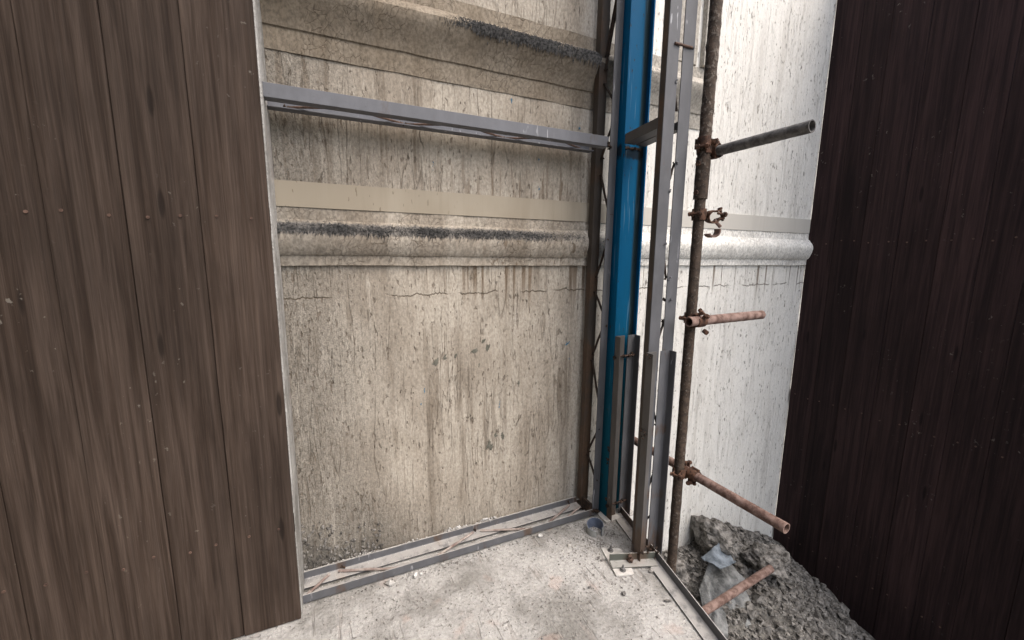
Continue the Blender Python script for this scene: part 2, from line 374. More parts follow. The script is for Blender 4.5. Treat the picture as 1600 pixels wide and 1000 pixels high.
def shards(name, plist, mat, parent=None, drop=.5):
    """many tiny 5-vert stones as one mesh; plist of (x,y,z,r)"""
    V = []; F = []
    for x, y, z, r in plist:
        b = len(V); n = random.choice((4, 5)); a0 = random.uniform(0, 6)
        for k in range(n):
            t = a0 + 6.283 * k / n; rr = r * random.uniform(.6, 1.2); V.append((x + rr * math.cos(t), y + rr * math.sin(t), z - r * .35))
        for k in range(n):
            t = a0 + 6.283 * (k + .4) / n; rr = r * random.uniform(.4, .8); V.append((x + rr * math.cos(t), y + rr * math.sin(t), z + r * random.uniform(.3, .8)))
        for k in range(n): F.append((b + k, b + (k + 1) % n, b + n + (k + 1) % n, b + n + k))
        F.append(tuple(range(b + n, b + 2 * n)))
    me = bpy.data.meshes.new(name); me.from_pydata(V, [], F); me.materials.append(M[mat])
    o = bpy.data.objects.new(name, me); COL.objects.link(o)
    if parent: o.parent = parent
    return o

# ------------------------------------------------------------------ setting
WX0, WX1, WY = -.157, 3.42, 1.97
def edge_x(y): return 1.433 + .22 * (y - 1.319)
# floor slab
bm = bmesh.new()
ys = [1.97 - .06 * i for i in range(84)]; nx = 40; rows = []
for y in ys:
    xe = edge_x(y) - .004; row = []
    for i in range(nx + 1):
        x = -1.2 + (xe + 1.2) * i / nx
        row.append(bm.verts.new((x, y, mn.noise(Vector((x * 4, y * 4, 0))) * .004 - .003)))
    rows.append(row)
for a, b in zip(rows, rows[1:]):
    for i in range(nx): bm.faces.new((a[i], b[i], b[i + 1], a[i + 1]))
low = [bm.verts.new((r[-1].co.x, r[-1].co.y, -.28)) for r in rows]
for i in range(len(rows) - 1): bm.faces.new((rows[i][-1], rows[i + 1][-1], low[i + 1], low[i]))
struct(obj('floor_slab', bm, 'slab', smooth=False)).data.polygons.foreach_set('use_smooth', [True] * ((len(ys) - 1) * nx) + [False] * (len(rows) - 1))
# wider ground far below, out to the horizon
bm = bmesh.new(); box(bm, -400, 400, -400, 400, -1.45, -1.30)
struct(obj('ground', bm, 'dirt'))
# pit beside the slab
def pit_z(x, y):
    z = -.60 - .22 * max(0, min(1, (1.9 - y) / .9)) - .05 * max(0, 2.3 - x)
    z += .06 * mn.fractal(Vector((x * 2.3, y * 2.3, 1)), 1, 2, 5) + .03 * mn.noise(Vector((x * 11, y * 11, 4)))
    z += .08 * max(0, min(1, (x - 2.35) / .35)) * max(0, min(1, (y - 1.2) / .5))
    z -= .45 * max(0, x - 2.55)
    z -= .16 * math.exp(-((x - 2.02) ** 2 + (y - 1.6) ** 2) / .02)
    return z
bm = bmesh.new(); g = []
NX, NY = 80, 190
for j in range(NY + 1):
    y = 1.99 - 5.2 * (j / NY) ** 1.3; r = []
    for i in range(NX + 1):
        x = .3 + 3.25 * i / NX
        r.append(bm.verts.new((x, y, pit_z(x, y))))
    g.append(r)
for a, b in zip(g, g[1:]):
    for i in range(NX): bm.faces.new((a[i], b[i], b[i + 1], a[i + 1]))
struct(obj('pit_ground', bm, 'dirt', smooth=True))

# ------------------------------------------------------------------ big plaster wall
wall = thing('plastered_wall', 'tall stained cream plaster wall with two moulded cornices behind the steel columns', 'wall', (0, WY, 0))
def sheet(name, x0, x1, prof, mat, step=.012, amp=.0015, fr=9, parent=wall):
    """profile [(z, y)] swept along x with a little unevenness"""
    bm = bmesh.new(); n = max(2, int((x1 - x0) / step)); cols = []
    for i in range(n + 1):
        x = x0 + (x1 - x0) * i / n
        cols.append([bm.verts.new((x, y + amp * mn.fractal(Vector((x * fr, z * fr * .6, 3)), 1, 2, 3), z + amp * .8 * mn.noise(Vector((x * 7, z * 3, 9))))) for z, y in prof])
    for a, b in zip(cols, cols[1:]):
        for k in range(len(prof) - 1): bm.faces.new((a[k], b[k], b[k + 1], a[k + 1]))
    return obj(name, bm, mat, parent, smooth='keep')
zs = [-1.3 + .03 * i for i in range(186)]
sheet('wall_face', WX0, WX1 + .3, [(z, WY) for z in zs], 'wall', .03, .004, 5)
bm = bmesh.new(); box(bm, WX0 - 5, WX1 + .4, WY + .06, WY + .3, -1.3, 4.35); obj('wall_core', bm, 'brown', wall)
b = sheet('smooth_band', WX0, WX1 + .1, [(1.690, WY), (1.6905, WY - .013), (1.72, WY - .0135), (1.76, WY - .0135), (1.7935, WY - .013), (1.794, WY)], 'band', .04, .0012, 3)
def arc(c, r, a0, a1, n): return [(c[0] + r * math.sin(math.radians(a0 + (a1 - a0) * i / n)), c[1] - r * math.cos(math.radians(a0 + (a1 - a0) * i / n))) for i in range(n + 1)]
lowprof = ([(1.448, WY), (1.450, WY - .016), (1.49, WY - .018), (1.4935, WY - .019), (1.495, WY - .026)] +
           [(1.50, WY - .030), (1.51, WY - .037), (1.525, WY - .043), (1.545, WY - .050), (1.57, WY - .055), (1.59, WY - .053),
            (1.605, WY - .046), (1.62, WY - .034), (1.632, WY - .024), (1.640, WY - .018), (1.6405, WY - .012), (1.6895, WY - .008), (1.6898, WY)])
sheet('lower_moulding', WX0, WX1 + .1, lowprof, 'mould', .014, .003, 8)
upprof = ([(2.282, WY), (2.283, WY - .0045), (2.33, WY - .008), (2.362, WY - .012), (2.366, WY - .019)] +
          [(2.375, WY - .022), (2.40, WY - .032), (2.43, WY - .050), (2.46, WY - .070), (2.485, WY - .084), (2.505, WY - .086),
           (2.525, WY - .075), (2.545, WY - .050), (2.565, WY - .02), (2.568, WY - .012), (2.63, WY - .010), (2.632, WY)])
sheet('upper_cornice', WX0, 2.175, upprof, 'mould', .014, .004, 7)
bm = bmesh.new(); prism(bm, [(y - WY, z) for z, y in upprof], (2.1755, WY, 0), (2.181, WY, 0), (0, 1, 0), (0, 0, 1)); obj('cornice_return', bm, 'mould', wall)
# fluted pilaster above the upper cornice
for x0, x1, d in ((1.93, 1.985, .016), (1.99, 2.06, .030), (2.065, 2.10, .014), (2.135, 2.20, .034)):
    bm = bmesh.new(); box(bm, x0, x1, WY - d, WY + .01, 2.634, 4.25); obj('pilaster_moulding', bm, 'mould', wall, .004)
# dust fur hanging on the ledges
def fringe(name, x0, x1, z_mid, spread, y, n, size, keep):
    V = []; F = []
    for _ in range(n):
        x = random.uniform(x0, x1); t = random.gauss(0, .5)
        w = keep(x)
        if random.random() > w: continue
        jag = .22 * spread * mn.noise(Vector((x * 22, 0, 5))) + .12 * spread * mn.noise(Vector((x * 90, 0, 5)))
        z = z_mid + spread * t * .8 + jag; s = size * random.uniform(.5, 1.5) * (.5 + .5 * w)
        yy = y(z); b = len(V)
        dx = -s * random.uniform(.1, .8); dz = -s * random.uniform(1.4, 3.6)
        V += [(x - s * .32, yy + .001, z), (x + s * .32, yy + .001, z + s * .2), (x, yy - s * .8, z + s * .1), (x + dx, yy - s * .25 * random.random(), z + dz)]
        F += [(b, b + 2, b + 3), (b + 2, b + 1, b + 3), (b, b + 1, b + 2), (b, b + 3, b + 1)]
    me = bpy.data.meshes.new(name); me.from_pydata(V, [], F); me.materials.append(M['dust'])
    o = bpy.data.objects.new(name, me); COL.objects.link(o); o.parent = wall; o.matrix_parent_inverse = wall.matrix_basis.inverted(); stuff(o)
def yprof(prof):
    pr = sorted(prof)
    def f(z):
        for (z0, y0), (z1, y1) in zip(pr, pr[1:]):
            if z0 <= z <= z1: return y0 + (y1 - y0) * (z - z0) / max(1e-6, z1 - z0)
        return WY
    return f
fringe('dust_fringe', WX0, 1.9, 1.606, .026, yprof(lowprof), 24000, .0046, lambda x: (1 if x < .8 else max(.05, 1 - (x - .8) / .7)) if x < 1.35 else .05)
fringe('dust_fringe', .50, 1.9, 2.515, .036, yprof(upprof), 12000, .0070, lambda x: min(1, max(0, (x - .5) / .25)) * (1 if x < 1.36 else .05))
# paint and mortar splashes, thin lumps standing proud of the plaster
def splash(pts, mat, name):
    bm = bmesh.new()
    for x, z, r, el, ang in pts:
        for k in range(5):
            q = random.uniform(0, 1) * r * el * .8
            lump(bm, (x + math.sin(ang) * q * random.choice((-1, 1)) + random.gauss(0, r * .3), WY - .002, z + math.cos(ang) * q * random.choice((-1, 1))), r * random.uniform(.35, .85), 2, (.62, .14, 1.6), .5,
                 Matrix.Rotation(ang + random.uniform(-.3, .3), 3, 'Y'))
    return stuff(obj(name, bm, mat, wall, smooth=True))
splash([(1.263, 1.005, .0065, 3, 1.0), (1.275, .912, .003, 2, 0), (.892, 2.255, .006, 2, 0), (1.293, 2.19, .005, 4, .25), (1.052, 1.992, .004, 3, .4), (1.055, 1.848, .0045, 3, .5),
        (1.038, 2.101, .006, 2, 0), (.493, 1.907, .004, 6, 0), (.836, .693, .005, 5, .1), (.429, .83, .004, 3, 0), (.41, .76, .004, 3, .1), (1.60, 2.25, .004, 2, 0), (1.50, 2.52, .004, 2, 0)], 'bluedab', 'blue_paint_splash')
splash([(.69, 1.01, .013, 1.2, .9), (.487, .969, .013, 1.4, .6), (.53, .99, .007, 2.5, .9), (.593, .992, .008, 1.2, .5), (.768, 1.014, .013, 1.8, .2), (.745, 1.05, .008, 2, .3), (.78, .473, .017, 1.4, .4),
        (.856, .515, .010, 2, .2), (.82, .52, .008, 1.6, .7), (.951, .798, .007, 2, .2), (.72, .93, .005, 2, .3)], 'splat', 'mortar_splash')
# crust lumps at the foot of the wall
bm = bmesh.new()
for _ in range(170):
    x = WX0 + .36 * random.random() ** 1.6; z = .03 + .2 * random.random() ** 1.8 * (1 - x * 1.5)
    lump(bm, (x, WY - .002, z), random.uniform(.003, .010), 1, (1, .6, 1), .5)
stuff(obj('crust', bm, 'rubble', wall, smooth=False))

# ------------------------------------------------------------------ side walls of the yard, plus an unseen light blocker
lw = thing('side_wall', 'pale concrete wall end seen as a thin sliver beside the left brown boards', 'wall', (-.4, 1.6, 0))
bm = bmesh.new(); box(bm, -1.3, WX0, 1.742, 1.968, -.2, 4.3); obj('concrete_end', bm, 'slab', lw, .004)
bm = bmesh.new(); box(bm, -1.5, -1.2, -5.5, 1.66, -.2, 7.0); obj('left_light_blocker', bm, 'brown', lw, .004)  # added out of view to block sky light from the left
def hoarding(name, label, origin, U, n, w, z0, z1, mat, out):
    """upright boards fixed edge to edge on two rails; U runs along the boards, out points at the viewer"""
    t = thing(name, label, 'hoarding', origin); o = Vector(origin); U = Vector(U); out = Vector(out)
    x = 0
    for k in range(n):
        ww = w * random.uniform(.88, 1.1); th = .022 + random.uniform(-.003, .004)
        bm = bmesh.new(); seg = 24; bow = random.uniform(-.003, .003); pts = []
        for q in range(seg + 1):
            z = z0 + (z1 - z0) * q / seg; e = .0012 * mn.noise(Vector((k * 7, z * 5, 0)))
            b = bow * math.sin(q / seg * 3.1)
            pts.append([bm.verts.new(o + U * (x + .0008 + e) + Vector((0, 0, z))), bm.verts.new(o + U * (x + ww - .0012 + e) + Vector((0, 0, z))),
                        bm.verts.new(o + U * (x + ww - .0012 + e) + out * (th + b) + Vector((0, 0, z))), bm.verts.new(o + U * (x + .0008 + e) + out * (th + b) + Vector((0, 0, z)))])
        for a, b in zip(pts, pts[1:]):
            for c in range(4): bm.faces.new((a[c], a[(c + 1) % 4], b[(c + 1) % 4], b[c]))
        bm.faces.new(pts[0]); bm.faces.new(pts[-1][::-1])
        obj('board', bm, mat, t, .002)
        for zz in (z0 + .42, z0 + 1.62, z0 + 2.82):
            for f in (.25, .75):
                c = o + U * (x + ww * f + random.uniform(-.01, .01)) + Vector((0, 0, zz + random.uniform(-.012, .012))) + out * (th + .001)
                bm = bmesh.new(); tube(bm, [c, c + out * .003], .005, 8); obj('screw', bm, 'rod', t)
        x += ww
    for zz in (z0 + .42, z0 + 1.62, z0 + 2.82):
        bm = bmesh.new(); a = o + Vector((0, 0, zz - .04)) - out * .002; b = a + U * x - out * .04 + Vector((0, 0, .08))
        box(bm, min(a.x, b.x), max(a.x, b.x), min(a.y, b.y), max(a.y, b.y), min(a.z, b.z), max(a.z, b.z)); obj('rail', bm, mat, t)
    return t
hoarding('board_hoarding', 'dark brown upright boards fixed over the wall left of the plaster wall', (WX0 - .004, 1.738, 0), (-1, 0, 0), 6, .185, .002, 4.2, 'brown', (0, -1, 0))
hoarding('board_hoarding', 'very dark reddish brown upright boards closing the yard on the far right', (WX1, WY - .012, 0), (0, -1, 0), 11, .185, -1.2, 3.7, 'maroon', (-1, 0, 0))

# ------------------------------------------------------------------ steelwork
def weld(bm, p, r=.006, n=5, spread=.006):
    for _ in range(n):
        lump(bm, Vector(p) + Vector([random.gauss(0, spread) for _ in range(3)]), r * random.uniform(.6, 1.2), 1, (1, 1, 1), .4)
def rods(parent, segs, mat='dark_rod', r=.0045, welds=True, name='lacing_rod'):
    for p, q in segs:
        bm = bmesh.new(); pts = lin(p, q, 4)
        for k in (1, 2, 3): pts[k] += Vector([random.uniform(-.0012, .0012) for _ in range(3)])
        tube(bm, pts, r, 8); obj(name, bm, mat, parent, smooth=True)
    if welds:
        for p, q in segs:
            for e in (p, q):
                bm = bmesh.new(); weld(bm, e, r * .95, 4, r * .9); obj('weld', bm, 'weld', parent, smooth=True)
HZ = 4.0
X_, Y_, Z_ = Vector((1, 0, 0)), Vector((0, 1, 0)), Vector((0, 0, 1))
# left lattice column
t = thing('lattice_column', 'slim brown and grey laced steel column, first upright left of the blue one', 'steel column', (1.37, 1.85, 0), 'laced steel columns')
obj('angle_bar', angle_iron((1.337, 1.886, .047), (1.337, 1.886, HZ), X_, .050, Y_, .042), 'steel_dark', t, .0012)
obj('angle_bar', angle_iron((1.398, 1.790, .0), (1.398, 1.790, HZ), -X_, .045, Y_, .040), 'steel', t, .0012)
za = [2.78, 2.395, 2.36, 2.005, 1.923, 1.47, 1.389, 1.288, .939, .915, .42, .344, .08]
RA, RB = (1.372, 1.884), (1.372, 1.800)
sg = [((2.395), 2.74, 0), (2.36, 2.29, 0)]
segs = []
for zr, zf in ((2.45, 2.80), (2.385, 2.27), (1.93, 1.72), (2.02, 2.19), (1.385, 1.58), (1.30, 1.18), (.945, 1.125), (.915, .66), (.36, .53), (.33, .22), (2.52, 2.86)):
    segs.append(((RA[0], RA[1] - .001, zr), (RB[0] + .004, RB[1], zf)))
rods(t, segs, 'dark_rod', .0062)
bm = bmesh.new(); box(bm, 1.335, 1.412, 1.792, 1.94, -.002, .014); obj('base_plate', bm, 'weld', t, .001)
bm = bmesh.new(); box(bm, 1.338, 1.352, 1.80, 1.88, .014, .075); obj('stiffener', bm, 'weld', t, .001)
bm = bmesh.new(); weld(bm, (1.38, 1.80, .03), .010, 12, .016); obj('weld', bm, 'weld', t, smooth=True)
t.rotation_euler.y = .0055
# blue I-section column (web facing the camera)
t = thing('blue_column', 'heavy blue painted I-section steel column standing in the corner', 'steel column', (1.49, 1.78, 0))
XB0, XB1, YB0, YB1 = 1.417, 1.569, 1.745, 1.822
bm = bmesh.new(); box(bm, XB0, XB0 + .009, YB0, YB1, 0, HZ); obj('flange', bm, 'blue', t, .0015)
bm = bmesh.new(); box(bm, XB1 - .009, XB1, YB0, YB1, 0, HZ); obj('flange', bm, 'blue', t, .0015)
bm = bmesh.new(); box(bm, XB0 + .0085, XB1 - .0085, 1.780, 1.787, 0, HZ); obj('web', bm, 'blue', t)
bm = bmesh.new()
for sx, x in ((1, XB0 + .009), (-1, XB1 - .009)):
    prism(bm, [(0, 0), (.010, 0), (.003, -.003), (0, -.010)], (x, 1.7802, 0), (x, 1.7802, HZ), (sx, 0, 0), (0, 1, 0))
obj('web_fillet', bm, 'blue', t, smooth=True)
bm = bmesh.new(); box(bm, XB0 - .03, XB1 + .03, 1.70, 1.84, -.004, .008); obj('base_plate', bm, 'plate', t, .001)
bm = bmesh.new()
for i in range(34): weld(bm, (XB0 + .012 + i * .0039, 1.780, 2.056 + random.uniform(-.003, .003)), .005, 2, .002)
for z in (.12, .36, .42): weld(bm, (XB0, YB0, z), .006, 5, .006)
obj('weld', bm, 'weld', t, smooth=True)
# short guide angles standing in front of the blue column
def guide_pair(label, xa, xb, xc, xd, yb, yf, ztop, zbot, mats, bolts, ztop2=None):
    t = thing('guide_channel', label, 'steel angles', ((xa + xd) / 2, yb, zbot), 'short bolted guide angles')
    obj('angle_bar', angle_iron((xa, yb, zbot), (xa, yb, ztop), X_, xb - xa, -Y_, yb - yf, .0045), mats[0], t, .001)
    obj('angle_bar', angle_iron((xd, yb, zbot), (xd, yb, ztop2 or ztop), -X_, xd - xc, -Y_, yb - yf, .0045), mats[1], t, .001)
    for z in bolts:
        bm = bmesh.new(); tube(bm, [(xa - .012, yb - .012, z), (xd + .004, yb - .012, z + .004)], .0042, 8); obj('threaded_rod', bm, 'rod', t, smooth=True)
        for x in (xa - .008, xb - .004, xc + .006):
            bm = bmesh.new(); tube(bm, [(x - .005, yb - .012, z), (x + .005, yb - .012, z)], .0095, 6); obj('nut', bm, 'weld', t)
        bm = bmesh.new(); weld(bm, (xc + .02, yb - .007, z), .008, 7, .007); obj('weld', bm, 'weld', t, smooth=True)
        bm = bmesh.new(); weld(bm, (xa, yb - .01, z), .006, 5, .006); obj('weld', bm, 'weld', t, smooth=True)
    return t
guide_pair('pair of short grey angle bars bolted to the foot of the blue column', 1.4187, 1.481, 1.503, 1.5565, 1.742, 1.699, 1.076, .0, ('steel_mid', 'steel'), (.962, .085))
# right front lattice column
t = thing('lattice_column', 'wide grey laced steel column right of the blue one, nearest the slab edge', 'steel column', (1.44, 1.43, 0), 'laced steel columns')
obj('angle_bar', angle_iron((1.366, 1.432, .008), (1.366, 1.432, HZ), X_, .064, Y_, .036), 'steel', t, .0012)
obj('angle_bar', angle_iron((1.518, 1.432, -.05), (1.518, 1.432, HZ), -X_, .066, Y_, .036), 'steel', t, .0012)
bm = bmesh.new(); tube(bm, [(1.400, 1.428, 2.39), (1.498, 1.428, 2.392)], .0055, 8); obj('tie_rod', bm, 'rod', t, smooth=True)
bm = bmesh.new(); box(bm, 1.366 - .001, 1.3665, 1.436, 1.462, .05, 3.9); obj('shade_face', bm, 'steel_dark', t)  # thin dark sheet, shade of the left-facing flange put into its colour
for x in (1.405, 1.478):
    bm = bmesh.new()
    for i in range(6): lump(bm, (x + i * .006, 1.429, 2.393), .0065, 1, (1, .6, .8), .3)
    obj('weld', bm, 'steel', t, smooth=True)
fs = [((1.424, 2.245), (1.452, 2.143)), ((1.460, 1.916), (1.426, 1.80)), ((1.424, 1.56), (1.456, 1.405)), ((1.43, 1.303), (1.460, 1.303)),
      ((1.462, 1.204), (1.424, 1.075)), ((1.425, .79), (1.462, .68)), ((1.465, .427), (1.425, .33)), ((1.42, .16), (1.462, .19)), ((1.46, 2.75), (1.426, 2.62))]
rods(t, [((a, 1.447, z0), (b, 1.447, z1)) for (a, z0), (b, z1) in fs], 'dark_rod', .0052, True)
for x, z in ((1.424, 2.245), (1.460, 1.916), (1.427, 1.795), (1.424, 1.56), (1.457, 1.40), (1.476, 1.303)):
    bm = bmesh.new(); weld(bm, (x, 1.430, z), .0045, 3, .003); obj('weld', bm, 'steel_top', t, smooth=True)
guide_pair('pair of short grey angle bars before the grey laced column by the slab edge', 1.345, 1.406, 1.431, 1.490, 1.4255, 1.381, 1.062, .008, ('steel_mid', 'steel'), ())
bm = bmesh.new()
for x, y, z in ((1.345, 1.40, 1.045), (1.36, 1.41, 1.04), (1.347, 1.41, .68), (1.346, 1.405, .66), (1.40, 1.388, .06), (1.35, 1.39, .06), (1.36, 1.385, .055)): weld(bm, (x, y, z), .006, 6, .007)
o = obj('weld_beads', bm, 'weld', smooth=True); o.parent = t; o.matrix_parent_inverse = t.matrix_basis.inverted()
# upper beam
t = thing('lattice_beam', 'grey laced steel beam running overhead along the plaster wall', 'steel beam', (.6, 1.85, 2.05), 'laced steel beams')
obj('angle_bar', angle_iron((WX0, 1.786, 2.050), (1.352, 1.786, 2.050), Y_, .048, Z_, .049), 'steel_top', t, .0012)
obj('angle_bar', angle_iron((WX0, 1.932, 2.048), (1.334, 1.932, 2.048), -Y_, .048, Z_, .046), 'steel_top', t, .0012)
sg = []; zz = [(-.10, 1.905), (.13, 1.81), (.36, 1.905), (.60, 1.81), (.83, 1.905), (1.05, 1.81), (1.27, 1.905)]
for (x0, y0), (x1, y1) in zip(zz, zz[1:]): sg.append(((x0 + .01, y0, 2.0585), (x1 - .01, y1, 2.0585)))
rods(t, sg, 'rod', .0048)
bm = bmesh.new(); weld(bm, (1.354, 1.787, 2.068), .006, 14, .005); weld(bm, (1.356, 1.787, 2.048), .006, 12, .005); obj('weld', bm, 'weld', t, smooth=True)
# bottom beam
t = thing('lattice_beam', 'grey laced steel beam lying on the slab at the foot of the plaster wall', 'steel beam', (.6, 1.85, 0), 'laced steel beams')
obj('angle_bar', angle_iron((WX0, 1.785, .007), (1.352, 1.785, .007), Y_, .058, Z_, .038), 'steel', t, .0012)
obj('angle_bar', angle_iron((WX0, 1.932, .008), (1.334, 1.932, .008), -Y_, .066, Z_, .039), 'steel', t, .0012)
lac = [((-.149, 1.805), (-.05, 1.90)), ((-.01, 1.905), (.25, 1.808)), ((.44, 1.812), (.66, 1.905)), ((.70, 1.905), (.93, 1.815)), ((1.08, 1.815), (1.27, 1.905)), ((1.20, 1.812), (1.32, 1.865))]
rods(t, [((a[0], a[1], .021), (b[0], b[1], .023)) for a, b in lac], 'dust_rod', .0062, False)
bm = bmesh.new()
for x, y in ((.0, 1.928), (1.28, 1.92), (.68, 1.927), (1.34, 1.80), (1.35, 1.79), (1.33, 1.86)): weld(bm, (x, y, .02), .0055, 6, .007)
obj('weld', bm, 'weld', t, smooth=True)
# cross beam from the blue column to the front column
t = thing('cross_beam', 'short grey steel beam joining the blue column to the grey laced column', 'steel beam', (1.42, 1.6, 2.06))
obj('angle_bar', angle_iron((1.419, 1.744, 2.063), (1.385, 1.470, 2.066), X_, .062, Z_, .047), 'steel_mid', t, .0012)
obj('angle_bar', angle_iron((1.552, 1.744, 2.063), (1.513, 1.470, 2.066), -X_, .062, Z_, .047), 'steel_mid', t, .0012)
rods(t, [((1.45, 1.72, 2.070), (1.52, 1.64, 2.070)), ((1.52, 1.63, 2.070), (1.42, 1.53, 2.070))], 'rod', .0045)
# angle along the slab edge
t = thing('edge_angle', 'long grey angle bar lying along the right edge of the slab', 'steel angle', (1.40, 1.2, 0))
ed = Vector((-.22, -1, 0)).normalized(); pr = Vector((-1, .22, 0)).normalized()
p0 = Vector((edge_x(1.74), 1.74, .002)); p1 = Vector((edge_x(-2.6), -2.6, .002))
obj('angle_bar', angle_iron(p0, p1, pr, .062, Z_, .045), 'steel', t, .0012)
bm = bmesh.new(); weld(bm, (1.445, 1.385, .045), .007, 9, .010); weld(bm, (1.44, 1.36, .03), .006, 6, .01); obj('weld', bm, 'weld', t, smooth=True)
# cross piece at the foot of the front column
t = thing('foot_angle', 'short stained angle bar crossing under the foot of the grey laced column', 'steel angle', (1.33, 1.42, 0))
obj('angle_bar', angle_iron((1.214, 1.452, .006), (1.432, 1.372, .006), (-.344 * 1, -.939, 0), .052, Z_, .040), 'steel_foot', t, .001)
bm = bmesh.new(); weld(bm, (1.30, 1.40, .02), .009, 7, .008); obj('weld', bm, 'rod', t, smooth=True)
o = shards('dust_film', [(random.uniform(1.21, 1.41), 0, .0125, random.uniform(.002, .005)) for _ in range(0)], 'gravel') if False else None
# dusty anchor plate + bolts
bm = bmesh.new(); vs = [(1.186, 1.362), (1.272, 1.336), (1.306, 1.42), (1.325, 1.50), (1.235, 1.548)]
prism(bm, vs, (0, 0, -.002), (0, 0, .0052), X_, Y_)
tag(obj('anchor_plate', bm, 'plate', None, .001), 'thin dust covered steel plate bolted flat on the slab under the stained foot angle', 'steel plate')
def bolt(x, y, label):
    t = thing('anchor_bolt', label, 'bolt', (x, y, .005), 'anchor bolts')
    bm = bmesh.new(); tube(bm, lin((x, y, .005), (x + .002, y, .034), 4), .0046, 8); obj('shank', bm, 'pipe_grey', t, smooth=True)
    bm = bmesh.new(); tube(bm, [(x, y, .009), (x, y, .018)], .0105, 6); obj('nut', bm, 'pipe_grey', t, .001)
    bm = bmesh.new(); tube(bm, [(x, y, .0055), (x, y, .0088)], .015, 14); obj('washer', bm, 'pipe_grey', t)
bolt(1.266, 1.508, 'upright anchor bolt on the plate between the pipe offcut and the foot angle')
bolt(1.236, 1.376, 'upright anchor bolt in front of the short stained foot angle')

# ------------------------------------------------------------------ pipe offcut
t = thing('pipe_offcut', 'broken ring of blue grey plastic pipe standing on the slab', 'pipe offcut', (1.285, 1.668, 0))
def ring(r0, r1, z1, mat, nm):
    bm = bmesh.new(); n = 40; A = []
    tilt = lambda x, y: .010 * (x * .7 + y * .7) / .045
    for i in range(n + 1):
        th = math.radians(-74 + 318 * i / n); cx, cy = math.cos(th), math.sin(th)
        jag = .004 * mn.noise(Vector((i * .9, 2, 0))) + (.012 if i in (0,) else 0)
        A.append([bm.verts.new((1.285 + r * cx, 1.668 + r * cy, z)) for r, z in ((r0, -.003), (r1, -.003), (r1, z1 + tilt(cx * .045, cy * .045) + jag), (r0, z1 + tilt(cx * .045, cy * .045) + jag))])
    for a, b in zip(A, A[1:]):
        for k in range(4): bm.faces.new((a[k], a[(k + 1) % 4], b[(k + 1) % 4], b[k]))
    bm.faces.new(A[0]); bm.faces.new(A[-1][::-1]); return obj(nm, bm, mat, t, .0006)
ring(.0475, .0455, .046, 'pvc_out', 'outer_skin'); ring(.0453, .0425, .0455, 'pvc_in', 'inner_skin')

# ------------------------------------------------------------------ scaffolding
PX, PY = 1.585, 1.40
t = thing('scaffold_pole', 'upright mortar crusted scaffold pole standing just off the slab edge', 'scaffold tube', (PX, PY, -.75))
bm = bmesh.new(); pipe(bm, (PX, PY, -.95), (PX, PY, 1.80), .0238, n=150, rough=.0022); obj('tube', bm, 'pole', t, smooth=True)
bm = bmesh.new(); pipe(bm, (PX, PY, 1.801), (PX + .01, PY, HZ), .0255, n=200, rough=.004); obj('tube', bm, 'pole', t, smooth=True)
bm = bmesh.new(); pipe(bm, (PX, PY, 1.764), (PX + .001, PY, 1.945), .0305, .006, n=12, rough=.0012); obj('sleeve', bm, 'pole', t, smooth=True)
for z in (1.914, 1.789):
    bm = bmesh.new(); tube(bm, [(PX - .028, PY - .008, z), (PX - .044, PY - .012, z)], .0065, 8); tube(bm, [(PX - .038, PY - .011, z), (PX - .048, PY - .013, z)], .011, 6); obj('bolt', bm, 'clamp', t)
def coupler(label, c, d2, r2=.0235, off=None, extra=0.0):
    """right-angle coupler: one band on the pole, one on the second tube"""
    c = Vector(c); t = thing('scaffold_coupler', label, 'coupler', c, 'rusty couplers on the scaffold pole')
    def band(c, axis, r, toward, ang0=30):
        c = Vector(c)
        axis = Vector(axis).normalized(); u = (Vector(toward) - axis * axis.dot(Vector(toward))).normalized(); w = axis.cross(u)
        bm = bmesh.new(); n = 22; A = []
        for i in range(n + 1):
            th = math.radians(ang0 + (360 - 2 * ang0) * i / n); dv = u * math.cos(th) + w * math.sin(th)
            rr = r + .0065 + random.uniform(-.0005, .0005)
            A.append([bm.verts.new(c + dv * q + axis * hh) for q, hh in ((r + .0008, -.023), (rr, -.026), (rr + .0015, -.008), (rr + .0015, .008), (rr, .026), (r + .0008, .023))])
        for a, b in zip(A, A[1:]):
            for k in range(6): bm.faces.new((a[k], a[(k + 1) % 6], b[(k + 1) % 6], b[k]))
        bm.faces.new(A[0]); bm.faces.new(A[-1][::-1]); obj('band', bm, 'clamp', t, .001, smooth=False)
        # ears, bolt and nut across the opening, hinge opposite
        for sgn in (-1, 1):
            th = math.radians(ang0) * sgn; dv = u * math.cos(th) + w * math.sin(th); p = c + dv * (r + .005)
            bm = bmesh.new(); prism(bm, [(-.003, -.014), (.022, -.009), (.024, .009), (-.003, .014)], p - w * .0035, p + w * .0035, u, axis); obj('ear', bm, 'clamp', t, .0015)
        bp = c + u * (r + .020)
        bm = bmesh.new(); tube(bm, [bp - w * .026, bp + w * .034], .0058, 8); obj('bolt', bm, 'clamp', t, smooth=True)
        bm = bmesh.new(); tube(bm, [bp + w * .016, bp + w * .028], .0115, 6); obj('nut', bm, 'clamp', t, .001)
        bm = bmesh.new(); tube(bm, [bp - w * .028, bp - w * .020], .010, 8); obj('bolt_head', bm, 'clamp', t, .001)
        hp = c - u * (r + .009)
        bm = bmesh.new(); tube(bm, [hp - axis * .022, hp + axis * .022], .0075, 8); obj('hinge', bm, 'clamp', t, .001)
    return t, band
